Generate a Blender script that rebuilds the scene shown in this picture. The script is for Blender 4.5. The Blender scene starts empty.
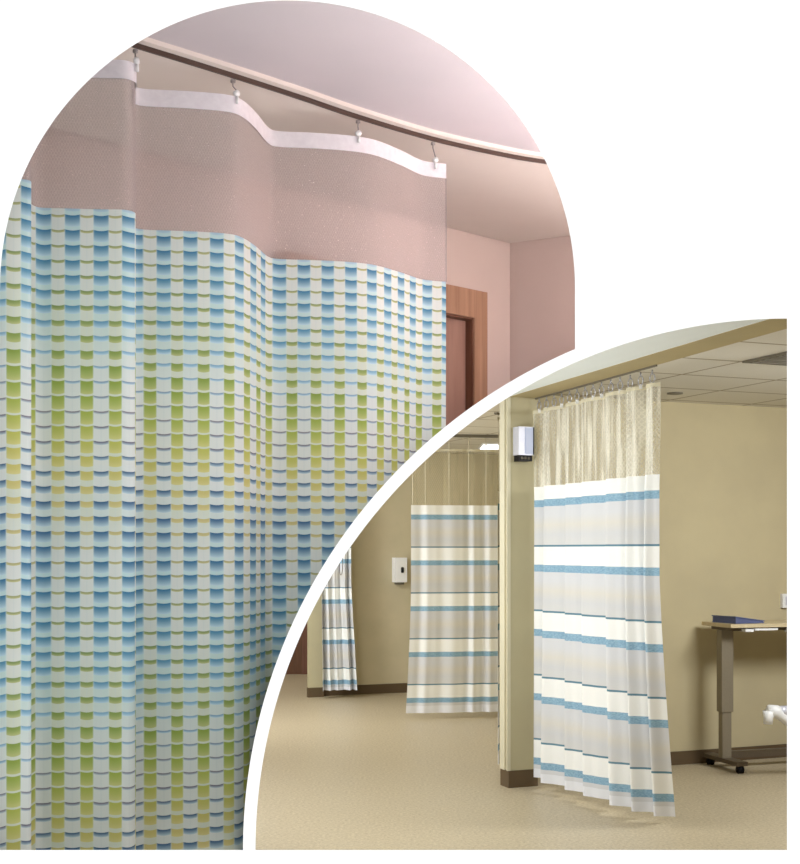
import bpy, math, random
from mathutils import Vector
from mathutils.geometry import tessellate_polygon
random.seed(7)
PI = math.pi
SC = bpy.context.scene
COL = SC.collection
EYE = 1.6          # eye height, metres
F = 1300.0         # focal length in picture units
HX, HY = 400.0, 550.0

def at(px, py, Y):            # a sight line at depth Y -> a point of the place
    return Vector(((px - HX) / F * Y, Y, EYE + (HY - py) / F * Y))
def plan(px, Y):
    return ((px - HX) / F * Y, Y)

# ------------------------------------------------------------------ node helper
class E:
    nt = None
    def __init__(s, sock): s.s = sock
    @staticmethod
    def m(op, a, b=None, c=None, clamp=False):
        n = E.nt.nodes.new('ShaderNodeMath'); n.operation = op; n.use_clamp = clamp
        for i, x in enumerate((a, b, c)):
            if x is None: continue
            if isinstance(x, E): E.nt.links.new(x.s, n.inputs[i])
            else: n.inputs[i].default_value = x
        return E(n.outputs[0])
    def __add__(a, b): return E.m('ADD', a, b)
    def __radd__(a, b): return E.m('ADD', b, a)
    def __sub__(a, b): return E.m('SUBTRACT', a, b)
    def __rsub__(a, b): return E.m('SUBTRACT', b, a)
    def __mul__(a, b): return E.m('MULTIPLY', a, b)
    def __rmul__(a, b): return E.m('MULTIPLY', b, a)
    def __truediv__(a, b): return E.m('DIVIDE', a, b)
    def frac(a): return E.m('FRACT', a)
    def lt(a, b): return E.m('LESS_THAN', a, b)
    def sin(a): return E.m('SINE', a)
    def absv(a): return E.m('ABSOLUTE', a)
    def clamp(a): return E.m('ADD', a, 0.0, clamp=True)
def srgb(c):
    def f(v):
        v /= 255.0
        return v / 12.92 if v <= .04045 else ((v + .055) / 1.055) ** 2.4
    return (f(c[0]), f(c[1]), f(c[2]), 1.0)
def ramp(fac, stops, interp='LINEAR', grey=False):
    n = E.nt.nodes.new('ShaderNodeValToRGB'); n.color_ramp.interpolation = interp
    el = n.color_ramp.elements
    while len(el) < len(stops): el.new(.5)
    for e, (p, c) in zip(el, stops):
        e.position = p
        e.color = (c, c, c, 1) if grey else srgb(c)
    E.nt.links.new(fac.s, n.inputs[0])
    return E(n.outputs[0])
def mixc(fac, a, b, mode='MIX'):
    n = E.nt.nodes.new('ShaderNodeMix'); n.data_type = 'RGBA'; n.blend_type = mode
    for sock, x in ((n.inputs[0], fac), (n.inputs[6], a), (n.inputs[7], b)):
        if isinstance(x, E): E.nt.links.new(x.s, sock)
        elif isinstance(x, (int, float)): sock.default_value = x
        else: sock.default_value = srgb(x)
    return E(n.outputs[2])
def noise(scale, detail=3, rough=.55, vec=None, mapscale=None, coord='Object'):
    tc = E.nt.nodes.new('ShaderNodeTexCoord'); src = tc.outputs[coord]
    if mapscale:
        mp = E.nt.nodes.new('ShaderNodeMapping'); mp.inputs['Scale'].default_value = mapscale
        E.nt.links.new(src, mp.inputs[0]); src = mp.outputs[0]
    n = E.nt.nodes.new('ShaderNodeTexNoise'); n.inputs['Scale'].default_value = scale
    n.inputs['Detail'].default_value = detail; n.inputs['Roughness'].default_value = rough
    E.nt.links.new(src, n.inputs['Vector'])
    return E(n.outputs['Fac'])
def uv():
    n = E.nt.nodes.new('ShaderNodeUVMap'); n.uv_map = 'UVMap'
    s = E.nt.nodes.new('ShaderNodeSeparateXYZ'); E.nt.links.new(n.outputs[0], s.inputs[0])
    return E(s.outputs[0]), E(s.outputs[1])
def objxyz():
    n = E.nt.nodes.new('ShaderNodeTexCoord')
    s = E.nt.nodes.new('ShaderNodeSeparateXYZ'); E.nt.links.new(n.outputs['Object'], s.inputs[0])
    return E(s.outputs[0]), E(s.outputs[1]), E(s.outputs[2])
def material(name, build=None, color=(200, 200, 200), rough=.6, metal=0.0, spec=.3, bump=None, alpha=None, emit=None):
    m = bpy.data.materials.new(name); m.use_nodes = True
    nt = m.node_tree; E.nt = nt
    b = nt.nodes['Principled BSDF']
    b.inputs['Base Color'].default_value = srgb(color)
    b.inputs['Roughness'].default_value = rough; b.inputs['Metallic'].default_value = metal
    b.inputs['Specular IOR Level'].default_value = spec
    if build:
        c = build()
        nt.links.new(c.s, b.inputs['Base Color'])
    if bump:
        h, st, dist = bump()
        n = nt.nodes.new('ShaderNodeBump'); n.inputs['Strength'].default_value = st; n.inputs['Distance'].default_value = dist
        nt.links.new(h.s, n.inputs['Height']); nt.links.new(n.outputs[0], b.inputs['Normal'])
    if alpha is not None:
        a = alpha()
        nt.links.new(a.s, b.inputs['Alpha'])
    if emit:
        b.inputs['Emission Color'].default_value = srgb(emit[0]); b.inputs['Emission Strength'].default_value = emit[1]
    return m
def paint(name, c, var=.06, scale=3.0, rough=.75, spec=.15):
    lo = tuple(int(v * (1 - var)) for v in c); hi = tuple(min(255, int(v * (1 + var))) for v in c)
    return material(name, lambda: ramp(noise(scale), [(.3, lo), (.7, hi)]), rough=rough, spec=spec,
                    bump=lambda: (noise(180, 2), .05, .002))

M = {}
M['white_wall'] = material('white_paint', lambda: ramp(noise(2), [(0, (253, 253, 253)), (1, (255, 255, 255))]), rough=.9, spec=0)
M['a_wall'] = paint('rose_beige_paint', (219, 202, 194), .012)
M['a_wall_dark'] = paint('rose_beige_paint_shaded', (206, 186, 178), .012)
M['a_ceiling'] = paint('lilac_grey_ceiling_paint', (203, 194, 198), .015)
M['a_soffit'] = paint('warm_beige_ceiling_paint', (224, 213, 205), .015)
M['a_floor'] = paint('beige_vinyl', (180, 165, 145), .05)
M['b_wall'] = paint('olive_khaki_paint', (194, 181, 147), .02)
M['b_wall_pale'] = paint('pale_khaki_paint', (201, 190, 160), .02)
M['post'] = paint('cream_khaki_paint', (188, 179, 147), .02)
M['guard'] = paint('cream_corner_guard', (212, 205, 180), .02, rough=.5)
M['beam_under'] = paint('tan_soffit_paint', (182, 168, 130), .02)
M['pale_soffit'] = paint('pale_green_white_paint', (240, 247, 247), .005)
M['base'] = paint('brown_rubber_base', (98, 82, 62), .05, rough=.5)
M['dark_brown'] = paint('dark_bronze_metal', (72, 52, 44), .08, rough=.4, spec=.5)
M['white_plastic'] = material('white_plastic', color=(238, 238, 238), rough=.4)
M['band'] = material('white_webbing', lambda: ramp(noise(60), [(.3, (224, 219, 224)), (.7, (234, 230, 234))]), rough=.8)
M['chrome'] = material('brushed_chrome', lambda: ramp(noise(40, mapscale=(1, 1, 12)), [(.3, (150, 150, 155)), (.7, (205, 205, 210))]), rough=.3, metal=.7)
M['hook_grey'] = paint('grey_nylon', (150, 142, 140), .05, rough=.4)
M['silver'] = material('satin_silver', lambda: ramp(noise(30), [(.3, (204, 204, 216)), (.7, (212, 212, 222))]), rough=.35, metal=.25)
M['blue_white'] = material('bluish_white_plastic', color=(196, 204, 232), rough=.35)
M['black'] = paint('black_plastic', (28, 26, 28), .1, rough=.4)
M['dark_grey'] = paint('grey_vent_metal', (112, 106, 92), .05, rough=.5)
M['taupe_metal'] = material('taupe_powder_coat', lambda: ramp(noise(200, 2), [(.3, (132, 122, 104)), (.7, (142, 132, 114))]), rough=.45, metal=.2)
M['taupe_dark'] = material('dark_taupe_powder_coat', lambda: ramp(noise(200, 2), [(.3, (92, 80, 66)), (.7, (104, 92, 76))]), rough=.45, metal=.2)
M['desk_top'] = material('pale_laminate', lambda: ramp(noise(9, mapscale=(1, 8, 1)), [(.3, (196, 178, 142)), (.7, (210, 194, 160))]), rough=.35)
M['blue_cover'] = paint('slate_blue_vinyl', (94, 102, 138), .08, rough=.45)
M['paper'] = paint('paper_white', (232, 230, 222), .02)
M['lamp'] = material('lamp_diffuser', color=(255, 255, 250), emit=((255, 252, 240), 3.0))

def wood(name, a, b, sc):
    return material(name, lambda: ramp(noise(5.0, 5, .6, mapscale=sc), [(.25, a), (.5, tuple((x + y) // 2 for x, y in zip(a, b))), (.75, b)]), rough=.5)
M['casing'] = wood('oak_casing', (150, 112, 88), (188, 150, 122), (9, 9, .5))
M['casing_dark'] = wood('oak_reveal', (98, 62, 46), (124, 84, 64), (9, 9, .5))
M['leaf'] = wood('faded_oak_leaf', (158, 122, 108), (174, 138, 122), (7, 7, .5))
M['brown_door'] = wood('dark_walnut', (88, 58, 38), (116, 80, 54), (9, 9, .6))

def floor_col():
    n1 = noise(55, 5, .7); n2 = noise(6, 2); n3 = noise(130, 2)
    c = ramp(n1, [(.34, (154, 138, 110)), (.5, (183, 169, 142)), (.66, (203, 190, 164))])
    c = mixc(n2 * .25, c, (166, 152, 126))
    return mixc((n3 - .5).clamp() * 1.2, c, (205, 194, 172))
M['floor'] = material('mottled_sheet_vinyl', floor_col, rough=.42, spec=.35)

# ceiling tiles, lines along the two room axes
RX, RY = .926, .376
def tile_col():
    x, y, z = objxyz()
    r = x * RX + y * RY
    s = y * RX - x * RY
    fr = ((r - 4.70) / .72).frac(); fs = ((s - 6.28) / .6).frac()
    line = E.m('MAXIMUM', E.m('MAXIMUM', fr.lt(.014), fs.lt(.02)), E.m('MAXIMUM', (1.0 - fr).lt(.014), (1.0 - fs).lt(.02)))
    c = ramp(noise(220, 2), [(.35, (214, 209, 196)), (.7, (226, 221, 209))])
    return mixc(line, c, (160, 148, 124))
M['tiles'] = material('mineral_ceiling_tiles', tile_col, rough=.85, spec=.1)

# printed woven check of the large curtain
def print_col():
    u, v = uv()
    ROW, COLW, REP = .0302, .0565, .735
    p = ((1.77 - v) / REP).frac()
    s = (u / COLW).frac()
    isA = s.lt(.54)
    la = s / .54; lb = (s - .54) / .46
    loc = isA * la + (1.0 - isA) * lb
    q = loc * 2.0 - 1.0
    sag = (1.0 - q * q) * .08
    t = ((2.2985 - v) / ROW + sag * -1.0 + .15).frac()
    fA = ramp(p, [(0, .26), (.08, .46), (.15, .62), (.25, .74), (.42, .74), (.55, .60), (.63, .44), (.68, .28), (.73, .17), (.88, .17), (.95, .22), (1, .26)], grey=True)
    fB = ramp(p, [(0, .7), (.08, .5), (.16, .26), (.25, .16), (.42, .17), (.52, .24), (.6, .34), (.68, .46), (.725, .6), (.755, .84), (.85, .88), (.94, .86), (1, .7)], grey=True)
    cA = ramp(p, [(0, (60, 90, 122)), (.15, (56, 96, 134)), (.3, (56, 110, 144)), (.45, (68, 126, 156)), (.58, (84, 138, 168)),
                  (.68, (124, 166, 192)), (.76, (118, 150, 176)), (.85, (120, 112, 122)), (.93, (100, 92, 110)), (.98, (76, 102, 132)), (1, (66, 96, 128))])
    cB = ramp(p, [(0, (190, 184, 108)), (.12, (196, 184, 128)), (.25, (174, 168, 124)), (.38, (150, 158, 112)), (.5, (126, 146, 94)),
                  (.62, (132, 152, 92)), (.74, (134, 156, 78)), (.84, (154, 170, 84)), (.93, (178, 182, 96)), (1, (190, 184, 108))])
    light = ramp(p, [(0, (190, 204, 196)), (.3, (172, 206, 208)), (.6, (178, 206, 200)), (1, (192, 204, 184))])
    # colour of A cells: dark at top, paler at the bottom edge
    gA = (t / fA)
    inA = t.lt(fA)
    colA = mixc((gA * gA * .5 + gA * .5).clamp() * .70, cA, (204, 228, 234))
    baseA = mixc(ramp(p, [(.06, .2), (.2, .75), (.56, .75), (.66, .5), (.76, .2), (1, .15)], grey=True), (211, 215, 213), light)
    A = mixc(inA, baseA, colA)
    gB = (t / fB)
    inB = t.lt(fB)
    colB = mixc((gB * gB).clamp() * .52, cB, (214, 212, 158))
    baseB = mixc(ramp(p, [(.1, .7), (.25, .2), (.5, .3), (.62, .7), (1, .8)], grey=True), (211, 214, 213), (198, 207, 184))
    B = mixc(inB, baseB, colB)
    c = mixc(isA, B, A)
    # pale woven cords down the white columns and between columns
    cord = E.m('MAXIMUM', (loc - .5).absv().lt(.05), (loc - .5).absv().lt(.02))
    white = isA * (1.0 - inA) + (1.0 - isA) * (1.0 - inB)
    c = mixc(cord * white * .35, c, (196, 206, 204))
    edge = E.m('MAXIMUM', loc.lt(.06), (1.0 - loc).lt(.06))
    return mixc(edge * .25, c, (206, 220, 216))
M['print'] = material('woven_check_print', print_col, rough=.9, spec=.05)

def stripe_col():
    u, v = uv()
    P = .434
    k = ((1.912 + .0235 - v) / P + 4.0).frac() * P       # 0 at the top edge of a blue stripe
    blue = k.lt(.047)
    top = (2.0 - v).lt(.0)
    thin = (k - .308).absv().lt(.006)
    white = E.m('GREATER_THAN', k, .308)
    grey = ramp(k / .31, [(0, (208, 209, 213)), (.35, (209, 210, 213)), (.55, (212, 209, 202)), (.75, (204, 205, 207)), (1, (209, 208, 207))])
    c = mixc(white, grey, (239, 239, 236))
    c = mixc(v.lt(.125), c, (226, 227, 232))
    fl = noise(70, 2, mapscale=(1, 1, 4))
    c = mixc(thin, c, (96, 132, 150))
    return mixc(blue, c, ramp(fl, [(.35, (120, 156, 182)), (.65, (156, 188, 206))]))
M['stripes'] = material('striped_polyester', stripe_col, rough=.85, spec=.1)

def net_alpha(cell, lo, hi):
    def f():
        u, v = uv()
        a = (u / cell + v / cell * .5).frac(); b = (u / cell - v / cell * .5).frac()
        th = E.m('MAXIMUM', a.lt(.3), b.lt(.3))
        return th * (hi - lo) + lo
    return f
M['net_grey'] = material('mauve_grey_net', lambda: ramp(noise(260, 2), [(.3, (176, 163, 161)), (.7, (186, 173, 171))]), rough=.9, spec=.05, alpha=net_alpha(.006, .46, .53))
def gathered(lo, hi, cell):
    def f():
        u, v = uv()
        c = E.nt.nodes.new('ShaderNodeCombineXYZ'); E.nt.links.new((u * 1.0).s, c.inputs[0]); E.nt.links.new((v * .06).s, c.inputs[1])
        n = E.nt.nodes.new('ShaderNodeTexNoise'); n.inputs['Scale'].default_value = 26; n.inputs['Detail'].default_value = 3
        E.nt.links.new(c.outputs[0], n.inputs['Vector'])
        k = ramp(E(n.outputs['Fac']), [(.38, lo), (.52, (lo + hi) / 2 - .08), (.62, hi)], grey=True)
        a = (u / cell + v / cell * .5).frac(); b = (u / cell - v / cell * .5).frac()
        th = E.m('MAXIMUM', a.lt(.3), b.lt(.3))
        return (k + th * .12).clamp()
    return f
M['net_cream'] = material('cream_net', lambda: ramp(noise(90, 2), [(.3, (218, 213, 196)), (.7, (236, 232, 218))]), rough=.9, spec=.05, alpha=gathered(.14, .78, .016))
M['net_faint'] = material('faint_cream_net', lambda: ramp(noise(90, 2), [(.3, (206, 196, 160)), (.7, (224, 216, 184))]), rough=.9, spec=.05, alpha=gathered(.05, .20, .02))

# ------------------------------------------------------------------ mesh helper
class MB:
    def __init__(s): s.v = []; s.f = []; s.uv = []; s.smooth = []
    def face(s, pts, uvs=None, smooth=False):
        i = len(s.v); s.v += [tuple(p) for p in pts]
        s.f.append(tuple(range(i, i + len(pts))))
        s.uv.append(uvs or [(0, 0)] * len(pts)); s.smooth.append(smooth)
    def indexed(s, verts, faces, uvs=None, smooth=True):
        i = len(s.v); s.v += [tuple(p) for p in verts]
        for f in faces:
            s.f.append(tuple(i + k for k in f)); s.uv.append([uvs[k] for k in f] if uvs else [(0, 0)] * len(f)); s.smooth.append(smooth)
    def patch(s, a, b, c, d, n=1, m=1):        # bilinear grid a-b-c-d
        a, b, c, d = map(Vector, (a, b, c, d))
        vs, fs = [], []
        for j in range(m + 1):
            for i in range(n + 1):
                p = a.lerp(b, i / n).lerp(d.lerp(c, i / n), j / m); vs.append(p)
        for j in range(m):
            for i in range(n):
                k = j * (n + 1) + i; fs.append((k, k + 1, k + n + 2, k + n + 1))
        s.indexed(vs, fs, None, False)
    def hexa(s, p, n=1, m=1):                  # eight corners: bottom 0-3 (ccw), top 4-7
        for q in ((3, 2, 1, 0), (4, 5, 6, 7), (0, 1, 5, 4), (1, 2, 6, 5), (2, 3, 7, 6), (3, 0, 4, 7)):
            s.patch(*[p[k] for k in q], n=n, m=m)
    def box(s, o, e1, e2, r1, r2, rz, n=1, m=1): # in a frame: origin o (x,y), axes e1,e2 in plan, ranges
        def P(a, b, z): return (o[0] + e1[0] * a + e2[0] * b, o[1] + e1[1] * a + e2[1] * b, z)
        c = [P(r1[0], r2[0], rz[0]), P(r1[1], r2[0], rz[0]), P(r1[1], r2[1], rz[0]), P(r1[0], r2[1], rz[0])]
        t = [(x, y, rz[1]) for x, y, _ in c]
        s.hexa(c + t, n, m)
    def tube(s, pts, r, seg=8, cap=True, closed=False):
        pts = [Vector(p) for p in pts]; n = len(pts); rs = r if isinstance(r, (list, tuple)) else [r] * n
        vs, fs = [], []
        for i, p in enumerate(pts):
            if closed: t = pts[(i + 1) % n] - pts[i - 1]
            else: t = pts[min(i + 1, n - 1)] - pts[max(i - 1, 0)]
            t.normalize()
            up = Vector((0, 0, 1)) if abs(t.z) < .9 else Vector((1, 0, 0))
            a = t.cross(up).normalized(); b = a.cross(t).normalized()
            for k in range(seg):
                an = 2 * PI * k / seg; vs.append(p + a * math.cos(an) * rs[i] + b * math.sin(an) * rs[i])
        for i in range(n if closed else n - 1):
            for k in range(seg):
                j = (i + 1) % n
                fs.append((i * seg + k, i * seg + (k + 1) % seg, j * seg + (k + 1) % seg, j * seg + k))
        if cap and not closed:
            fs.append(tuple(reversed(range(seg)))); fs.append(tuple(range((n - 1) * seg, n * seg)))
        s.indexed(vs, fs, None, True)
    def sweep(s, path, w, z0, z1):             # flat-sided strip of width w following a plan path
        L, Rr = [], []
        for i, p in enumerate(path):
            a = Vector(path[max(i - 1, 0)]); b = Vector(path[min(i + 1, len(path) - 1)])
            t = (b - a).normalized(); nrm = Vector((-t.y, t.x)) * (w / 2)
            L.append(Vector(p) + nrm); Rr.append(Vector(p) - nrm)
        for i in range(len(path) - 1):
            for (A, Bq, za, zb) in ((L, L, z0, z1), (Rr, Rr, z1, z0)):
                s.face([(A[i].x, A[i].y, za), (A[i + 1].x, A[i + 1].y, za), (A[i + 1].x, A[i + 1].y, zb), (A[i].x, A[i].y, zb)])
            for z, q in ((z0, 1), (z1, -1)):
                f = [(L[i].x, L[i].y, z), (Rr[i].x, Rr[i].y, z), (Rr[i + 1].x, Rr[i + 1].y, z), (L[i + 1].x, L[i + 1].y, z)]
                s.face(f[::q])
        for i in (0, len(path) - 1):
            s.face([(L[i].x, L[i].y, z0), (Rr[i].x, Rr[i].y, z0), (Rr[i].x, Rr[i].y, z1), (L[i].x, L[i].y, z1)])
    def clip(s, g):                            # keep what lies outside the splayed opening (g > 0)
        nv, nf, nu, ns = [], [], [], []
        for f, us, sm in zip(s.f, s.uv, s.smooth):
            pts = [(Vector(s.v[k]), u) for k, u in zip(f, us)]
            val = [g(p) for p, _ in pts]
            if all(x <= 0 for x in val): continue
            if not all(x > 0 for x in val):
                out = []
                for i in range(len(pts)):
                    a, b = pts[i], pts[(i + 1) % len(pts)]; ga, gb = val[i], val[(i + 1) % len(pts)]
                    if ga > 0: out.append(a)
                    if (ga > 0) != (gb > 0):
                        t = ga / (ga - gb)
                        out.append((a[0].lerp(b[0], t), (a[1][0] + (b[1][0] - a[1][0]) * t, a[1][1] + (b[1][1] - a[1][1]) * t)))
                if len(out) < 3: continue
                pts = out
            i = len(nv); nv += [tuple(p) for p, _ in pts]; nf.append(tuple(range(i, i + len(pts))))
            nu.append([u for _, u in pts]); ns.append(sm)
        s.v, s.f, s.uv, s.smooth = nv, nf, nu, ns
        return s
    def build(s, name, mat, parent=None, bevel=0, weld=False):
        me = bpy.data.meshes.new(name)
        me.from_pydata(s.v, [], s.f)
        ul = me.uv_layers.new(name='UVMap')
        for p, us in zip(me.polygons, s.uv):
            for li, u in zip(p.loop_indices, us): ul.data[li].uv = u
        me.polygons.foreach_set('use_smooth', s.smooth)
        me.materials.append(M[mat] if isinstance(mat, str) else mat)
        if weld:
            import bmesh
            bm = bmesh.new(); bm.from_mesh(me); bmesh.ops.remove_doubles(bm, verts=bm.verts, dist=1e-5)
            bmesh.ops.recalc_face_normals(bm, faces=bm.faces); bm.to_mesh(me); bm.free()
        me.update()
        o = bpy.data.objects.new(name, me); COL.objects.link(o)
        if parent:
            o.parent = parent
            o.matrix_parent_inverse = parent_inv(parent)
        if bevel:
            bv = o.modifiers.new('bevel', 'BEVEL'); bv.width = bevel; bv.segments = 2; bv.limit_method = 'ANGLE'
        return o
def world_loc(o):
    l = Vector(o.location)
    return l
def parent_inv(p):
    from mathutils import Matrix
    # all shapes are written in the place's own coordinates; things sit at p.location without rotation
    t = Vector(p.location) if p.type == 'EMPTY' else Vector((0, 0, 0))
    return Matrix.Translation(-t)
def tag(o, label, cat, group=None, kind=None):
    o['label'] = label; o['category'] = cat
    if group: o['group'] = group
    if kind: o['kind'] = kind
    return o
def thing(name, loc, label, cat, group=None):
    o = bpy.data.objects.new(name, None); COL.objects.link(o); o.location = loc; o.empty_display_size = .1
    return tag(o, label, cat, group)
def struct(o, label=None, cat=None):
    o['kind'] = 'structure'
    if label: o['label'] = label
    if cat: o['category'] = cat
    return o

# ------------------------------------------------------------------ front wall with the two openings
WY = 2.30; WT = .03
CX, CY = 787.0, 850.0      # centre of the quarter-round opening
def arcpts(cx, cy, r, a0, a1, n): return [(cx + r * math.cos(a0 + (a1 - a0) * i / n), cy - r * math.sin(a0 + (a1 - a0) * i / n)) for i in range(n + 1)]
def outline_arch(d):       # counter-clockwise outline of the arched opening, grown by d
    ro = 544 - d
    pts = [(-.3 - d, 850 + d), (-.3 - d, 289)] + arcpts(287.5, 288, 287.5 + d, PI, 0, 90)
    xr = 575 + d
    a0 = math.acos((xr - CX) / ro)
    a1 = PI - math.asin(max(-1, min(1, (CY - 850 - d) / ro)))
    pts += arcpts(CX, CY, ro, a0, a1, 70)
    return pts
def outline_quarter(d):
    return arcpts(CX, CY, 531.5 + d, PI + (d / 531.5), PI / 2 - (d / 531.5), 90) + [(CX + d, CY + d)]
m = MB()
rect = [(-3.2, 0), (3.2, 0), (3.2, 3.2), (-3.2, 3.2)]
for Y, d in ((WY, 0), (WY + WT, 3)):
    loops = [[Vector((x, z, 0)) for x, z in rect]]
    for ol in (outline_arch(d), outline_quarter(d)):
        loops.append([Vector((p.x, p.z, 0)) for p in (at(px, py, Y) for px, py in ol)])
    flat = [p for l in loops for p in l]
    for t in tessellate_polygon(loops):
        m.face([(flat[k].x, Y, flat[k].y) for k in t])
for fn in (outline_arch, outline_quarter):
    a, b = fn(0), fn(3)
    for i in range(len(a)):
        j = (i + 1) % len(a)
        m.face([at(*a[i], WY), at(*a[j], WY), at(*b[j], WY + WT), at(*b[i], WY + WT)])
for i in range(4):
    (x0, z0), (x1, z1) = rect[i], rect[(i + 1) % 4]
    m.face([(x0, WY, z0), (x1, WY, z1), (x1, WY + WT, z1), (x0, WY + WT, z0)])
struct(m.build('wall_front', 'white_wall'), 'white wall with an arched opening and a quarter-round opening', 'wall')

# the splayed white reveal leading from the quarter-round opening to the room beyond
FR0, FR1 = 534.6, 540.4
def reveal_ring(r, e):
    return [(CX + e, CY + e)] + [(CX - r, CY + e)] + arcpts(CX, CY, r, PI, PI / 2, 80) + [(CX + e, CY - r)]
m = MB()
ra, rb = reveal_ring(FR0, 3.4), reveal_ring(FR1, 9)
Y0, Y1 = WY + WT, 5.03
for i in range(len(ra)):
    j = (i + 1) % len(ra)
    for ring in (ra, rb): m.face([at(*ring[i], Y0), at(*ring[j], Y0), at(*ring[j], Y1), at(*ring[i], Y1)])
    for Y in (Y0, Y1): m.face([at(*ra[i], Y), at(*ra[j], Y), at(*rb[j], Y), at(*rb[i], Y)])
struct(m.build('wall_reveal', 'white_wall'), 'white splayed reveal behind the quarter-round opening', 'wall')

def outside(p, R=541.2, e=9.5):
    px = HX + F * p.x / p.y; py = HY - F * (p.z - EYE) / p.y
    return max(math.hypot(px - CX, py - CY) - R if (px < CX or py < CY) else -999, px - CX - e, py - CY - e)

# ------------------------------------------------------------------ room seen through the arch
ZC, ZS = 2.645, 2.635          # ceiling, lower ceiling beyond the track
CORN = Vector((.3714, 4.39)); LFT = Vector((-1.73, 2.335)); RGT = Vector((2.2, 3.39)); RGT2 = Vector((2.2, 2.335))
def wall_strip(m, a, b, z0, z1, cell=.04):
    L = (Vector(b) - Vector(a)).length
    m.patch((a[0], a[1], z0), (b[0], b[1], z0), (b[0], b[1], z1), (a[0], a[1], z1), max(1, int(L / cell)), max(1, int((z1 - z0) / cell)))
m = MB(); wall_strip(m, LFT, CORN, 0, ZC); struct(m.clip(outside).build('wall_back', 'a_wall', weld=True), 'rose beige wall behind the checked curtain', 'wall')
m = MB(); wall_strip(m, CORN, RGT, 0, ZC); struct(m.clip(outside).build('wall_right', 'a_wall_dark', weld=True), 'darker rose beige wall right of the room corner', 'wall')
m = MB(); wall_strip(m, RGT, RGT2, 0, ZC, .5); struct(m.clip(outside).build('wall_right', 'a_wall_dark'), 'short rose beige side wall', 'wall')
room = [LFT, CORN, RGT, RGT2]
m = MB(); m.face([(p.x, p.y, ZC) for p in room]); struct(m.build('ceiling', 'a_ceiling'), 'pale lilac ceiling above the curtain track', 'ceiling')
m = MB(); m.face([(p.x, p.y, 0) for p in reversed(room)]); struct(m.build('floor', 'a_floor'), 'beige floor of the curtained room', 'floor')

ZT = 2.625
def spline(pts, n=10):       # Catmull-Rom through plan points
    P = [Vector(p) for p in pts]; out = []
    for i in range(len(P) - 1):
        p0, p1, p2, p3 = P[max(i - 1, 0)], P[i], P[i + 1], P[min(i + 2, len(P) - 1)]
        for k in range(n):
            t = k / n
            out.append(.5 * ((2 * p1) + (p2 - p0) * t + (2 * p0 - 5 * p1 + 4 * p2 - p3) * t * t + (3 * p1 - p0 - 3 * p2 + p3) * t ** 3))
    out.append(P[-1]); return out
trk_px = [(118, 42), (180, 61.5), (233, 78), (300, 99.5), (358, 119), (433, 141), (500, 156), (547, 164)]
trk = [plan(px, (ZT - EYE) * F / (HY - py)) for px, py in trk_px]
trk = [(-.80, 2.345), (-.70, 2.46)] + trk + [(.56, 3.515), (.80, 3.545), (1.1, 3.53), (1.5, 3.44), (1.75, 3.3)]
trk_s = spline(trk, 8)
m = MB(); m.sweep([tuple(p) for p in trk_s], .006, ZT, ZS)
tag(m.build('curtain_track', 'dark_brown'), 'thin dark bronze curtain track curving under the lilac ceiling', 'curtain track')
# lower ceiling beyond the track, with its lip just in front of it
lip = []
for i, p in enumerate(trk_s):
    t = (trk_s[min(i + 1, len(trk_s) - 1)] - trk_s[max(i - 1, 0)]).normalized()
    lip.append(p + Vector((t.y, -t.x)) * .022)
m = MB()
lip = [p for p in lip if p.y > 2.34]
poly = [Vector((p.x, p.y, 0)) for p in lip] + [Vector((2.19, 3.38, 0)), Vector((CORN.x, CORN.y - .005, 0)), Vector((LFT.x + .01, LFT.y, 0))]
for t in tessellate_polygon([poly]):
    m.face([(poly[k].x, poly[k].y, ZS) for k in t])
for i in range(len(lip) - 1):
    a, b = lip[i], lip[i + 1]
    m.face([(a.x, a.y, ZS), (b.x, b.y, ZS), (b.x, b.y, ZC), (a.x, a.y, ZC)])
struct(m.build('ceiling', 'a_soffit'), 'warm beige lowered ceiling beyond the curved track', 'ceiling')

# --- checked curtain
cur_px = [(-60, 2.362), (-20, 2.372), (5, 2.385), (22, 2.398), (31, 2.412), (29.5, 2.47), (29.5, 2.55), (38, 2.594), (60, 2.602), (100, 2.610), (124, 2.613), (134, 2.632), (135.5, 2.655), (132.5, 2.71), (133.5, 2.755),
          (146, 2.776), (190, 2.79), (228, 2.812), (243, 2.85), (256, 2.93), (268, 3.03), (280, 3.056), (315, 3.068), (350, 3.088), (375, 3.122), (400, 3.20), (422, 3.285), (446, 3.315)]
cp = spline([plan(*q) for q in cur_px], 9)
# resample by arc length
def resample(P, step):
    out = [P[0]]; acc = 0; arcs = [0]; tot = 0
    for i in range(1, len(P)):
        seg = (P[i] - P[i - 1]).length
        while seg > 0 and acc + seg >= step:
            t = (step - acc) / seg; q = P[i - 1].lerp(P[i], t); tot += step
            out.append(q); arcs.append(tot); P = P[:i - 1] + [q] + P[i:]; seg = (P[i] - q).length; acc = 0
        acc += seg
    out.append(P[-1]); arcs.append(tot + acc)
    return out, arcs
cpr, arc = resample(list(cp), .008)
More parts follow.
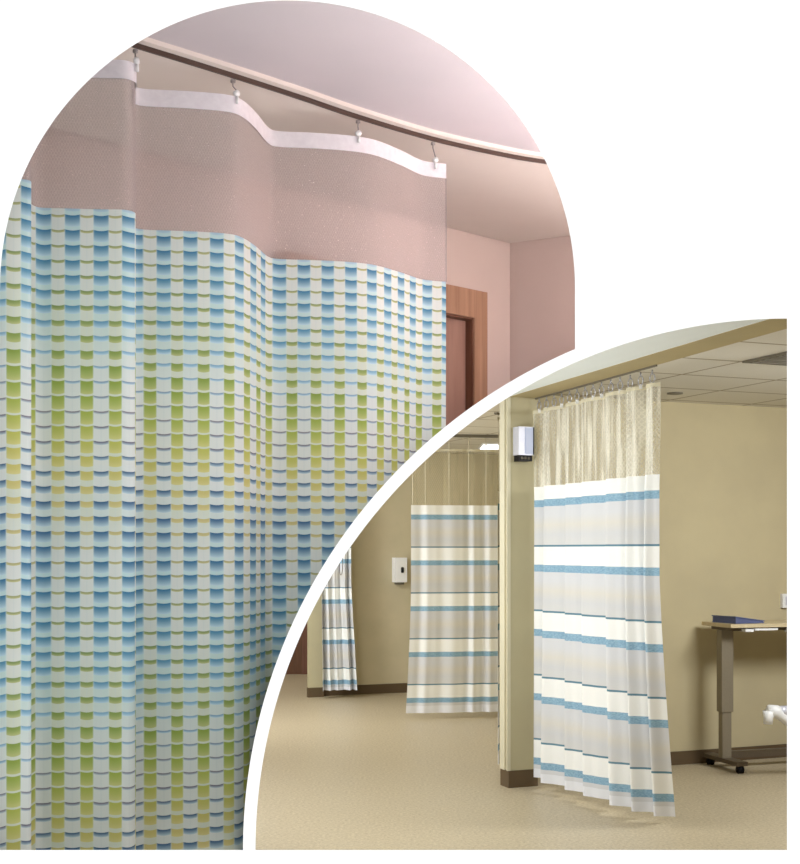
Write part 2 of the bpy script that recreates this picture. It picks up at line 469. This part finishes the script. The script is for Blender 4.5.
# phase of the check so that a blue column starts where the second panel's does
def arc_at_px(px):
    best = min(range(len(cpr)), key=lambda i: abs(HX + F * cpr[i].x / cpr[i].y - px) + (0 if cpr[i].y > 2.5 else 0))
    return arc[best]
u0 = arc_at_px(63.5)
def slide(a, q):           # cloth hidden inside the deep folds
    px = HX + F * q.x / q.y
    i1, i2, i3, i4 = arc_at_px(31), arc_at_px(40), arc_at_px(128), arc_at_px(146)
    j1, j2 = arc_at_px(240), arc_at_px(276)
    def lin(x, x0, x1): return max(0.0, min(1.0, (x - x0) / (x1 - x0)))
    return SL0 * (1 - lin(a, i1, i2)) - SL1 * lin(a, i3, i4) - SL2 * lin(a, j1, j2)
SL0, SL1, SL2 = .040, .043, .070
arc_u = [a + slide(a, q) for a, q in zip(arc, cpr)]
def sheet(path, arcs, z0, z1, dz, uoff, off=0.0, swell=None, voff=0.0):
    n = len(path); mz = max(1, int(round((z1 - z0) / dz)))
    vs, us, fs = [], [], []
    for j in range(mz + 1):
        z = z0 + (z1 - z0) * j / mz
        for i, p in enumerate(path):
            q = p
            if off:
                t = (path[min(i + 1, n - 1)] - path[max(i - 1, 0)]).normalized(); q = p + Vector((t.y, -t.x)) * off
            if swell: q = swell(q, arcs[i], z)
            vs.append((q[0], q[1], z)); us.append((arcs[i] - uoff, z + voff))
    for j in range(mz):
        for i in range(n - 1):
            k = j * n + i; fs.append((k, k + 1, k + n + 1, k + n))
    return vs, fs, us
ZP, ZB0, ZB1 = EYE + .684, EYE + .947, EYE + .984
mid = plan(200, 2.79)
ca = thing('privacy_curtain', (mid[0], mid[1], .08), 'large woven curtain of blue and green checks with grey net top, under the curved track', 'curtain', 'privacy curtains')
def sway(q, a, z):          # the cloth moves a little away from its pleats lower down
    k = max(0.0, (ZP - z) / 2.2)
    w = .012 * k * math.sin(a * 11 + 1.0)
    return (q[0] + w * .3, q[1] - w if q[1] - w > 2.352 else max(q[1], 2.352))
m = MB(); m.indexed(*sheet(cpr, arc_u, .08, ZP, .02, u0, swell=sway)); m.clip(outside).build('fabric_panel', 'print', ca, weld=True)['label'] = 'woven panel of blue, green and white checks'
m = MB(); m.indexed(*sheet(cpr, arc, ZP, ZB0 + .002, .02, u0)); m.build('net_panel', 'net_grey', ca, weld=True)['label'] = 'see-through mauve grey net'
m = MB(); m.indexed(*sheet(cpr, arc, ZB0, ZB1, .012, u0, off=.002)); m.indexed(*sheet(cpr, arc, ZB0, ZB1, .012, u0, off=-.002))
m.build('header_band', 'band', ca)['label'] = 'white webbing band along the top'
m = MB(); m.tube([(cpr[-1].x, cpr[-1].y, ZP + (ZB0 - ZP) * i / 40) for i in range(41)], .002, 6); m.clip(outside).build('side_hem', 'net_grey', ca)
def hook_a(px, yoff=0):
    i = min(range(len(trk_s)), key=lambda k: abs(HX + F * trk_s[k].x / trk_s[k].y - px)); T = trk_s[i]
    j = min(range(len(cpr)), key=lambda k: abs(HX + F * cpr[k].x / cpr[k].y - px) + 3 * (cpr[k] - T).length * 20); Cc = cpr[j]
    t = (cpr[min(j + 1, len(cpr) - 1)] - cpr[max(j - 1, 0)]).normalized(); nr = Vector((t.y, -t.x))
    q = Cc + nr * .005
    m = MB(); m.tube([(T.x, T.y, ZT - .005), (T.x, T.y, ZT - .018), (q.x, q.y, ZB1 + .012), (q.x, q.y, ZB1 - .012)], .0016, 6)
    m.tube([(T.x, T.y, ZT - .004), (T.x, T.y, ZT - .010)], .0055, 8)
    h = m.build('hook', 'hook_grey', ca)
    m = MB(); b = Vector((q.x, q.y, ZB1 + .006))
    m.tube([b + Vector((nr.x, nr.y, 0)) * -.004, b + Vector((nr.x, nr.y, 0)) * .004], .007, 10)
    m.tube([(q.x + nr.x * .002, q.y + nr.y * .002, ZB1 - .002), (q.x + nr.x * .002, q.y + nr.y * .002, ZB1 - .016)], .0035, 8)
    m.build('clip', 'white_plastic', h)
for px in (40, 133, 234, 358, 434): hook_a(px)

# --- wooden door in the far corner, seen between curtain and corner
dW = (CORN - LFT).normalized(); nW = Vector((dW.y, -dW.x))      # nW points into the room
def wall_s(px, off=0.0):     # distance along the back wall where a sight line meets it
    k = (px - HX) / F; LFT = globals()['LFT'] + nW * off
    # LFT + s*dW = (k*Y, Y)
    s = (k * LFT.y - LFT.x) / (dW.x - k * dW.y); return s
CT = .045
s_out, s_in = wall_s(487.5, CT), wall_s(474.5, CT); s_l = wall_s(283.5, CT) + .11
pt = LFT + dW * s_out + nW * CT
z_top = EYE + (HY - 292.5) / F * pt.y
pti = LFT + dW * s_in; z_in = EYE + (HY - 318) / F * (pti.y - .03)
door = struct(bpy.data.objects.new('door_1', None)); COL.objects.link(door); pm = LFT + dW * ((s_in + s_l) / 2)
door.location = (pm.x, pm.y, 0); door['label'] = 'wood-framed door by the corner, right of the checked curtain'; door['category'] = 'door'
m = MB(); m.box(LFT, dW, nW, (s_in, s_out), (.0, CT), (0, z_top), 2, 60); m.clip(outside).build('frame', 'casing', door)
m = MB(); m.box(LFT, dW, nW, (s_l - .11, s_l), (.0, CT), (0, z_top), 2, 60); m.clip(outside).build('frame', 'casing', door)
m = MB(); m.box(LFT, dW, nW, (s_l, s_in), (.0, CT), (z_in, z_top), 2, 2); m.build('header', 'casing', door)
m = MB(); m.box(LFT, dW, nW, (s_in - .006, s_in - .001), (.004, CT - .004), (0, z_in), 2, 60); m.box(LFT, dW, nW, (s_l, s_in - .001), (.004, CT - .004), (z_in - .006, z_in - .001), 1, 1)
m.clip(outside).build('stop', 'casing_dark', door)
m = MB(); m.box(LFT, dW, nW, (s_l + .01, s_in - .007), (.002, .012), (0, z_in - .007), 8, 60); m.clip(outside).build('panel', 'leaf', door)
# ------------------------------------------------------------------ room seen through the quarter-round opening
ZB = 2.70
Rv = Vector((.926, .376)); Lv = Vector((-.371, .928))
m = MB(); m.face([(-5, 5.03, 0), (6.5, 5.03, 0), (6.5, 19, 0), (-5, 19, 0)]); struct(m.build('floor', 'floor'), 'mottled beige sheet vinyl floor', 'floor')
m = MB(); m.face([(-5, 19, ZB), (6.5, 19, ZB), (6.5, 5.03, ZB), (-5, 5.03, ZB)]); struct(m.build('ceiling', 'tiles'), 'off-white tiled ceiling', 'ceiling')
m = MB(); wall_strip(m, (-5, 5.03), (6.5, 5.03), 0, ZB, .06); struct(m.clip(lambda p: outside(p, 538, 7)).build('wall_front', 'b_wall'), 'khaki wall around the reveal', 'wall')
def wallbox(name, a, b, th, z0, z1, mat, label, cat='wall'):
    a, b = Vector(a), Vector(b); d = (b - a).normalized(); n = Vector((-d.y, d.x)); L = (b - a).length
    m = MB(); m.box(a, d, n, (0, L), (0, th), (z0, z1)); return struct(m.build(name, mat), label, cat)
BW0 = Vector((.80, 9.172)); BW1 = BW0 + Rv * 5.2
wallbox('wall_back', BW0, BW1, .1, 0, ZB, 'b_wall', 'olive khaki wall behind the desk')
wallbox('baseboard_back', BW0 + Rv * .1 - Lv * .012, BW1 - Lv * .012, .011, 0, .1, 'base', 'dark brown base along the wall behind the desk', 'baseboard')
wallbox('wall_middle', (.90, 8.93), BW0 + Vector((.02, 0)), .06, 0, ZB, 'b_wall', 'short return wall behind the column')
wallbox('wall_middle', (.87, 9.24), (1.345, 15.1), .06, 0, ZB, 'b_wall', 'side wall hidden behind the column')
LW1 = Vector((1.335, 15.13)); LW0 = Vector((-1.004, 14.18))
dL = (LW1 - LW0).normalized(); nL = Vector((dL.y, -dL.x))
wallbox('wall_left', LW0 + dL * .09, LW1, .1, 0, ZB, 'b_wall_pale', 'khaki wall behind the distant striped curtain')
wallbox('baseboard_left', LW0 + nL * .013 + dL * .12, LW1 + nL * .013 - dL * .05, .012, 0, .105, 'base', 'brown base below the white soap dispenser', 'baseboard')
# far corridor
wallbox('wall_far', (-5, 17.1), (1.3, 17.1), .1, 0, ZB, 'b_wall', 'far corridor wall')
wallbox('wall_side', (-5, 5.03), (-5, 19), .1, 0, ZB, 'b_wall', 'far left wall')
wallbox('wall_side', (6.4, 19), (6.4, 5.03), .1, 0, ZB, 'b_wall', 'far right wall')
dr = struct(bpy.data.objects.new('door_2', None)); COL.objects.link(dr); dr.location = (-1.6, 16.7, 0)
dr['label'] = 'dark brown door at the far left, beyond the cream wall end'; dr['category'] = 'door'
m = MB(); m.box((-2.0, 16.75), (1, 0), (0, 1), (0, .74), (0, .05), (0, 2.1)); m.build('panel', 'brown_door', dr)
m = MB(); m.box((-2.0, 16.73), (1, 0), (0, 1), (.74, .84), (0, .08), (0, 2.18)); m.build('frame', 'casing_dark', dr)
wallbox('wall_far', (-2.1, 16.8), (-1.15, 16.8), .06, 0, ZB, 'b_wall', 'wall behind the far brown door')
# wall end at far left
pe = Vector(plan(308.5, 14.10))
m = MB(); m.box(pe, dL, (-nL.x, -nL.y), (0, .17), (0, .04), (.105, ZB)); struct(m.build('wall_end', 'post'), 'cream wall end beside the gathered striped curtain', 'wall end')
m = MB(); m.box(pe - nL * -.004, dL, (-nL.x, -nL.y), (-.004, .174), (0, .05), (0, .105)); struct(m.build('baseboard_end', 'base'), 'brown base of the far wall end', 'baseboard')
# column at the head of the striped curtain
pc = Vector((.733, 8.74))
m = MB(); m.box(pc, Rv, Lv, (0, .21), (0, .115), (.11, ZB)); struct(m.build('column', 'post'), 'khaki column carrying a silver dispenser', 'column')
m = MB(); m.box(pc - Lv * .006, Rv, Lv, (-.006, .216), (0, .125), (0, .115)); struct(m.build('baseboard_column', 'base'), 'brown base of the column', 'baseboard')
m = MB(); m.box(pc, Rv, Lv, (-.012, .0), (.045, .119), (.115, 2.63)); m.box(pc, Rv, Lv, (-.016, .010), (-.004, .006), (.115, 2.63))
struct(m.build('trim_1', 'guard'), 'cream corner guard on the left edge of the column', 'trim')
# beam from the column towards the opening
b0, b1 = Vector((.72, 8.80)), Vector((1.87, 5.10))
bd = (b1 - b0).normalized(); bn = Vector((-bd.y, bd.x)); BL = (b1 - b0).length
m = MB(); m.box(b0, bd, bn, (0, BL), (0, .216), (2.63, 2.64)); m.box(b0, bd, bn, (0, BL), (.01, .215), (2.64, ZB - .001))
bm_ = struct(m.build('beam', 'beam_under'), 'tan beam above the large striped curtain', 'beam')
m = MB(); m.box(b0, bd, bn, (0, BL), (-.9, -.001), (2.632, 2.699))
struct(m.build('trim_2', 'pale_soffit'), 'pale soffit along the left side of the beam', 'trim')

# --- striped curtains
def striped(loc, label, base, nfold, amp, z_hem, z_top, net='net_cream', flare=None, ph=0.0, steps=220, tall=False):
    """base: plan points; folds as sine pleats of varied width across the path"""
    o = thing('privacy_curtain', loc, label, 'curtain', 'privacy curtains')
    B = spline([Vector(b) for b in base], 40)
    Br, ar = resample(B, max(.004, (sum((B[i + 1] - B[i]).length for i in range(len(B) - 1))) / steps))
    L = ar[-1]
    def shape(q, a, z):
        i = min(range(len(ar)), key=lambda k: abs(ar[k] - a)) if False else int(a / L * (len(ar) - 1) + .5)
        t = (Br[min(i + 1, len(Br) - 1)] - Br[max(i - 1, 0)]).normalized(); n = Vector((t.y, -t.x))
        s = a / L
        k = (z - z_hem) / (z_top - z_hem)
        warp = s + .035 * math.sin(5.1 * s + ph) + .02 * math.sin(13 * s + 2 * ph)
        A = amp * (1.15 - .55 * k) * (.7 + .3 * math.sin(7 * s + ph + 1))
        w = A * (math.sin(2 * PI * nfold * warp + ph) + .34 * math.sin(4 * PI * nfold * warp + ph * 2 + k * .8) + (.25 if k > .76 else 0) * math.sin(2 * PI * nfold * 2.9 * s + 1) * min(1, (k - .76) * 6))
        p = Vector((q[0], q[1])) + n * w
        if flare: p += flare(s, z)
        return (p.x, p.y)
    # cloth length follows the pleats, good enough for the stripes which run level
    m = MB(); m.indexed(*sheet(Br, ar, z_hem, 2.025, .03, 0, swell=shape)); m.build('fabric_panel', 'stripes', o)['label'] = 'white and grey panel with blue stripes'
    m = MB(); m.indexed(*sheet(Br, ar, 2.025, z_top, .04, 0, swell=shape)); m.build('net_panel', net, o)['label'] = 'see-through cream net'
    m = MB(); m.indexed(*sheet(Br, ar, z_top - .022, z_top, .011, 0, swell=lambda q, a, z: shape((q[0] - .002, q[1] - .003), a, z)))
    m.build('header_band', 'guard', o)
    return o, Br, ar, shape
def flare1(s, z):
    k = max(0, (1.45 - z) / 1.4)
    return Vector((.125, .19)) * (k ** 1.25) * (s ** 2.2)
c1base = [(.925, 8.79), (1.06, 8.40), (1.215, 7.92), (1.36, 7.52), (1.458, 7.29)]
c1, B1, a1, sh1 = striped((1.2, 7.95, .06), 'large striped curtain hanging from the beam beside the column', c1base, 6.4, .062, .065, 2.54, flare=flare1, ph=.7, steps=300)
# its track and glides
m = MB(); m.sweep([(.905, 8.86), (1.05, 8.41), (1.40, 7.30), (1.425, 7.22)], .010, 2.620, 2.63)
tag(m.build('curtain_track', 'dark_grey'), 'slim grey track under the tan beam, holding the large striped curtain', 'curtain track')
ring = None
for k in range(14):
    s = (k + .35) / 14; i = int(s * (len(a1) - 1)); q = sh1(B1[i], a1[i], 2.54)
    t = B1[i]
    if ring is None:
        m = MB(); cx, cy = t.x, t.y
        m.tube([(cx + .018 * math.cos(a) * .6, cy - .018 * math.cos(a), 2.572 + .026 * math.sin(a)) for a in [2 * PI * j / 14 for j in range(14)]], .0035, 6, closed=True)
        m.tube([(cx, cy, 2.598), (cx, cy, 2.620)], .005, 6)
        ring = m.build('hook', 'chrome', c1); base0 = Vector((cx, cy)); r0 = ring
        m = MB(); m.box((cx, cy), (1, 0), (0, 1), (-.009, .009), (-.006, .006), (2.525, 2.55)); cl0 = m.build('clip', 'white_plastic', ring)
        pass
    else:
        r = r0.copy(); COL.objects.link(r); r.parent = c1; r.matrix_parent_inverse = r0.matrix_parent_inverse.copy()
        r.location = r0.location + Vector((t.x - base0.x, t.y - base0.y, 0))
        c = cl0.copy(); COL.objects.link(c); c.parent = r; c.matrix_parent_inverse = cl0.matrix_parent_inverse.copy()
# distant curtain across the left bay
def flare2(s, z): return Vector((-.05, 0)) * max(0, (1.3 - z) / 1.25) ** 1.5 * (1 - s)
c2base = [plan(411, 12.30), plan(440, 12.33), plan(470, 12.38), plan(499, 12.43), plan(507, 12.44)]
c2, *_ = striped((plan(455, 12.36)[0], 12.36, .06), 'wide striped curtain in the middle distance, left of the column', c2base, 4.6, .016, .055, 2.56, net='net_faint', flare=flare2, ph=2.0, steps=200)
B2 = spline([Vector(b) for b in c2base], 20)
for k, px in enumerate((413, 426, 449, 468, 486, 499)):
    q = min(B2, key=lambda p: abs(HX + F * p.x / p.y - px))
    m = MB(); m.tube([(q.x, q.y - .035, 2.03), (q.x, q.y - .03, 2.55), (q.x, q.y, 2.668)], .004, 6); m.build('hook', 'guard', c2)
m = MB(); m.sweep([plan(396, 12.28), plan(411, 12.30), plan(470, 12.38), plan(510, 12.44)], .03, 2.672, 2.70)
tag(m.build('curtain_track', 'dark_grey'), 'grey ceiling track above the wide striped curtain in the middle distance', 'curtain track')
# narrow gathered curtains
c3base = [plan(320, 13.95), plan(330, 14.0), plan(340, 14.02), plan(350.5, 14.05)]
def flare3(s, z): return Vector((.05 * s + .01, 0)) * max(0, (1.2 - z) / 1.1)
c3, *_ = striped((plan(337, 14.0)[0], 14.0, .08), 'narrow gathered striped curtain beside the cream wall end', c3base, 4.2, .045, .09, 2.56, flare=flare3, ph=.3, steps=160)
m = MB(); m.sweep([plan(316, 13.93), plan(337, 14.0), plan(360, 14.06)], .03, 2.575, 2.59)
m.tube([(plan(337, 14.0)[0], 14.0, 2.59), (plan(337, 14.0)[0], 14.0, 2.70)], .01)
tag(m.build('curtain_track', 'dark_grey'), 'short grey track above the gathered striped curtain', 'curtain track')
q = plan(341, 13.85)
m = MB(); m.tube([(q[0] + .018 * math.cos(a), q[1], 1.46 + (.13 * math.sin(a))) for a in [2 * PI * j / 20 for j in range(20)]], .004, 6, closed=True); m.build('pull_cord', 'taupe_dark', c3)
c4base = [plan(496.7, 9.36), plan(501, 9.42), plan(506, 9.48), plan(511, 9.54)]
c4, *_ = striped((plan(503, 9.45)[0], 9.45, .06), 'sliver of striped curtain showing behind the left edge of the column', c4base, 2.4, .018, .055, 2.56, ph=1.2, steps=80)
m = MB(); m.sweep([plan(495.5, 9.34), plan(503, 9.45), plan(511.5, 9.55)], .02, 2.575, 2.59)
m.tube([(plan(503, 9.45)[0], 9.45, 2.59), (plan(503, 9.45)[0], 9.45, 2.70)], .008)
tag(m.build('curtain_track', 'dark_grey'), 'short track behind the column top', 'curtain track')

# --- dispensers
dp = thing('sanitizer_dispenser', (pc.x + .07, pc.y - .02, 2.2), 'silver box dispenser with black base on the khaki column', 'dispenser')
o_ = pc + Rv * .030
m = MB(); m.box(o_, Rv, -Lv, (0, .114), (.0, .085), (2.235, 2.425)); m.build('body', 'silver', dp, bevel=.008)
m = MB(); m.box(o_, Rv, -Lv, (.048, .104), (.085, .091), (2.243, 2.418)); m.build('cover', 'blue_white', dp, bevel=.003)
m = MB(); m.box(o_, Rv, -Lv, (.106, .1145), (.02, .0875), (2.238, 2.422)); m.build('edge_strip', 'black', dp)
m = MB(); m.box(o_, Rv, -Lv, (.008, .106), (.0, .075), (2.195, 2.234)); b_ = m.build('base', 'black', dp, bevel=.006)
m = MB()
for x in (.03, .054, .08):
    p = o_ + Rv * x - Lv * .075
    m.tube([(p.x, p.y, 2.215), (p.x - Lv.x * .006, p.y - Lv.y * .006, 2.215)], .009, 10)
m.build('button', 'dark_grey', b_)
sd = thing('soap_dispenser', (plan(398.5, 14.5)[0], 14.5, 1.2), 'small white soap dispenser with black window on the khaki wall', 'dispenser')
kx = (398.5 - HX) / F
sdist = (kx * LW0.y - LW0.x) / (dL.x - kx * dL.y)
o_ = LW0 + dL * (sdist - .078)
m = MB(); m.box(o_, dL, nL, (0, .142), (0, .10), (1.24, 1.515)); m.build('body', 'white_plastic', sd, bevel=.025)
p = o_ + dL * .084 + nL * .1015
m = MB(); m.tube([(p.x, p.y, 1.345), (p.x, p.y, 1.352), (p.x, p.y, 1.40), (p.x, p.y, 1.41)], [.008, .017, .017, .008], 10); m.build('window', 'black', sd)
m = MB(); m.box(o_, dL, nL, (.025, .115), (.01, .08), (1.214, 1.241)); m.build('nozzle', 'dark_grey', sd, bevel=.006)

# --- standing desk
e1 = Vector((.954, .30)); e2 = Vector((.30, -.954)); P0 = Vector((2.375, 9.50))
dk = thing('standing_desk', (P0.x + .6, P0.y + .2, 0), 'tall laminate desk with two-stage taupe legs against the khaki wall', 'desk')
m = MB(); m.box(P0, e1, e2, (-.075, 1.32), (-.20, .20), (1.042, 1.068)); m.build('tabletop', 'desk_top', dk, bevel=.006)
m = MB(); m.box(P0, e1, e2, (-.03, 1.27), (-.14, .14), (1.016, 1.041)); m.build('frame', 'taupe_dark', dk)
for x in (0, 1.2):
    m = MB(); m.box(P0, e1, e2, (x - .048, x + .048), (-.035, .035), (.42, 1.016)); lg = m.build('leg', 'taupe_metal', dk, bevel=.006)
    m = MB(); m.box(P0, e1, e2, (x - .037, x + .037), (-.027, .027), (.07, .42)); m.build('lower_tube', 'taupe_metal', lg, bevel=.004)
    m = MB(); m.box(P0, e1, e2, (x - .045, x + .045), (-.23, .23), (.055, .085)); ft = m.build('foot', 'taupe_dark', dk, bevel=.006)
    for y in (-.2, .2):
        c = P0 + e1 * x + e2 * y
        m = MB(); m.tube([(c.x - e1.x * .02, c.y - e1.y * .02, .028), (c.x + e1.x * .02, c.y + e1.y * .02, .028)], .028, 14)
        m.tube([(c.x, c.y, .028), (c.x, c.y, .056)], .010, 8); m.build('caster', 'black', ft)
m = MB(); m.box(P0, e1, e2, (.045, 1.155), (-.05, -.01), (.075, .125)); m.build('crossbar', 'taupe_dark', dk)
m = MB(); m.box(P0, e1, e2, (.05, .12), (.10, .19), (1.012, 1.032)); m.box(P0, e1, e2, (.13, .32), (.17, .19), (1.020, 1.034)); m.build('control_handle', 'white_plastic', dk)
m = MB(); m.box(P0, e1, e2, (.42, .50), (.12, .19), (1.005, 1.030)); m.build('control_handle', 'white_plastic', dk)
# blue binder lying on the desk: a wedge, higher at its spine
bn_ = thing('ring_binder', (P0.x + .1, P0.y, 1.069), 'slate blue binder lying flat on the desk end', 'binder')
def wedge(r1, r2, zz, rot=.35):
    f1 = Vector((e1.x * math.cos(rot) - e1.y * math.sin(rot), e1.x * math.sin(rot) + e1.y * math.cos(rot))); f2 = Vector((f1.y, -f1.x))
    O = P0 + e1 * .125 + e2 * -.0
    def P(a, b, z): v = O + f1 * a + f2 * b; return (v.x, v.y, z)
    (a0, a1_), (b0_, b1_) = r1, r2
    c = [P(a0, b0_, zz[0][0]), P(a1_, b0_, zz[0][1]), P(a1_, b1_, zz[0][1]), P(a0, b1_, zz[0][0])]
    t = [P(a0, b0_, zz[1][0]), P(a1_, b0_, zz[1][1]), P(a1_, b1_, zz[1][1]), P(a0, b1_, zz[1][0])]
    mm = MB(); mm.hexa(c + t); return mm
wedge((-.16, .12), (-.125, .125), ((1.069, 1.069), (1.073, 1.072)), .2).build('cover', 'blue_cover', bn_)
wedge((-.155, .115), (-.12, .12), ((1.0735, 1.0725), (1.114, 1.080)), .2).build('pages', 'blue_cover', bn_)
wedge((-.16, .12), (-.125, .125), ((1.1145, 1.0805), (1.122, 1.086)), .2).build('cover', 'blue_cover', bn_)
# socket on the wall
dB = Rv; kx = (785.5 - HX) / F
sdist = (kx * BW0.y - BW0.x) / (Rv.x - kx * Rv.y); o_ = BW0 + Rv * (sdist - .05) - Lv * .001
ws = thing('wall_socket', (o_.x, o_.y, 1.15), 'white wall plate above the desk at the right edge', 'wall socket')
m = MB(); m.box(o_, Rv, -Lv, (0, .12), (0, .028), (1.155, 1.262)); m.build('plate', 'white_plastic', ws, bevel=.006)
m = MB(); m.box(o_, Rv, -Lv, (.028, .092), (.028, .031), (1.175, 1.242)); m.build('socket_face', 'silver', ws, bevel=.004)
# white jointed arm reaching in from the right
ar_ = thing('medical_arm', (2.95, 9.05, 0), 'white jointed arm entering from the right edge below the desk', 'medical arm')
A0, A1, A2, A3 = at(768, 724, 8.95), at(768.5, 711, 8.95), at(776, 711.5, 8.97), at(788, 721, 9.0)
m = MB(); m.tube([A0, A0.lerp(A1, .5), A1], [.032, .034, .042], 12); m.build('handle', 'white_plastic', ar_)
m = MB(); m.tube([A1 + Vector((0, 0, .004)), A2, A2.lerp(A3, .5), A3, A3 + Vector((.34, .05, .0))], [.04, .046, .038, .04, .036], 12); m.build('arm', 'white_plastic', ar_)
J = at(782.5, 711, 8.98); m = MB(); m.tube([J + Vector((-.035, 0, .0)), J + Vector((.04, 0, .002))], .036, 12); m.build('joint', 'silver', ar_)
m = MB(); X = A3 + Vector((.34, .05, 0)); m.tube([(X.x, X.y, .03), (X.x, X.y, X.z + .05)], .03, 14); m.build('post', 'white_plastic', ar_)
m = MB(); m.tube([(X.x, X.y, 0), (X.x, X.y, .02), (X.x, X.y, .035)], [.17, .17, .04], 24); m.build('base', 'taupe_dark', ar_)

# --- ceiling fittings
def rs(r, s): return (r * RX - s * RY, r * RY + s * RX)
m = MB(); o_ = rs(4.69, 5.70); m.box(o_, Rv, Vector((-RY, RX)), (0, .74), (0, .56), (2.688, 2.6985)); vt = m.build('ceiling_vent', 'dark_grey')
tag(vt, 'grey square ceiling vent set among the tiles at upper right', 'ceiling vent')
m = MB()
for k in range(9): m.box(o_, Rv, Vector((-RY, RX)), (.02, .64), (.03 + k * .058, .05 + k * .058), (2.684, 2.688))
m.build('slat', 'dark_grey', vt)
p = plan(675, 9.1); m = MB(); m.tube([(p[0], p[1], 2.6999), (p[0], p[1], 2.692), (p[0], p[1], 2.688)], [.055, .055, .03], 18)
tag(m.build('ceiling_sprinkler', 'dark_grey'), 'small round fitting on the ceiling above the large striped curtain', 'sprinkler')
lt = thing('ceiling_light', (1.0, 13.7, 2.70), 'bright ceiling light panel left of the column top', 'ceiling light')
m = MB(); m.box(plan(480, 13.75), (1, 0), (0, 1), (0, .5), (-.35, .35), (2.685, 2.699)); m.build('frame', 'white_plastic', lt)
m = MB(); m.box(plan(480, 13.75), (1, 0), (0, 1), (.015, .485), (-.335, .335), (2.681, 2.6855)); m.build('diffuser', 'lamp', lt)

# ------------------------------------------------------------------ light
def area(name, loc, target, sx, sy, power, color=(1, 1, 1)):
    l = bpy.data.lights.new(name, 'AREA'); l.shape = 'RECTANGLE'; l.size = sx; l.size_y = sy; l.energy = power; l.color = color
    o = bpy.data.objects.new(name, l); COL.objects.link(o); o.location = loc
    o.rotation_euler = (Vector(target) - Vector(loc)).to_track_quat('-Z', 'Y').to_euler()
    return o
w = bpy.data.worlds.new('world'); SC.world = w; w.use_nodes = True
w.node_tree.nodes['Background'].inputs[0].default_value = (1, 1, 1, 1)
w.node_tree.nodes['Background'].inputs[1].default_value = 1.1
area('room_fill', (1.6, 2.6, 1.3), (.2, 4.0, 2.3), .7, .9, 128, (1, .98, .97))  # added light hidden by the front wall, acts like a window at right
area('room_fill_2', (-1.0, 2.45, 1.2), (-.3, 3.6, 2.4), .3, .8, 8, (1, .98, .97))  # added fill hidden at left, brightens the space behind the curtain
area('bay_fill', (3.3, 7.4, 2.66), (2.6, 8.6, .8), 1.2, 1.2, 130, (.95, .98, 1))  # added area light at ceiling height, out of view, brightens the desk bay
area('hall_fill', (-1.2, 8.2, 2.66), (-.6, 9.0, 0), 1.6, 2.4, 104, (.95, .98, 1))  # added unseen area light over the hall, no fitting modelled
area('hall_fill_2', (-1.6, 12.0, 2.66), (-.6, 12.6, 0), 1.2, 1.6, 95, (.95, .98, 1))  # second added light, unseen, over the far part of the hall
area('upward_fill', (-1.3, 6.2, 1.3), (.6, 7.4, 2.7), .8, .8, 58, (.95, .98, 1))  # added fill aimed up from out of view, brightens soffit and ceiling
area('upward_fill_2', (-2.6, 11.0, 1.3), (-.4, 12.5, 2.7), .8, .8, 55, (.95, .98, 1))  # added upward fill for the distant ceiling, kept out of view
area('corridor_fill', (-2.6, 15.6, 2.66), (-1.8, 15.8, 0), 1.0, 1.0, 50, (1, .96, .9))  # added unseen area light that brightens the corridor

cam = bpy.data.cameras.new('camera'); co = bpy.data.objects.new('camera', cam); COL.objects.link(co)
co.location = (0, 0, EYE); co.rotation_euler = (PI / 2, 0, 0)
cam.sensor_fit = 'HORIZONTAL'; cam.sensor_width = 36; cam.lens = F / 800 * 36
cam.shift_x = 0; cam.shift_y = (HY - 432) / 800; cam.clip_end = 200
SC.camera = co
SC.view_settings.view_transform = 'Standard'; SC.view_settings.look = 'None'
SC.cycles.use_denoising = True
SC.cycles.transparent_max_bounces = 24
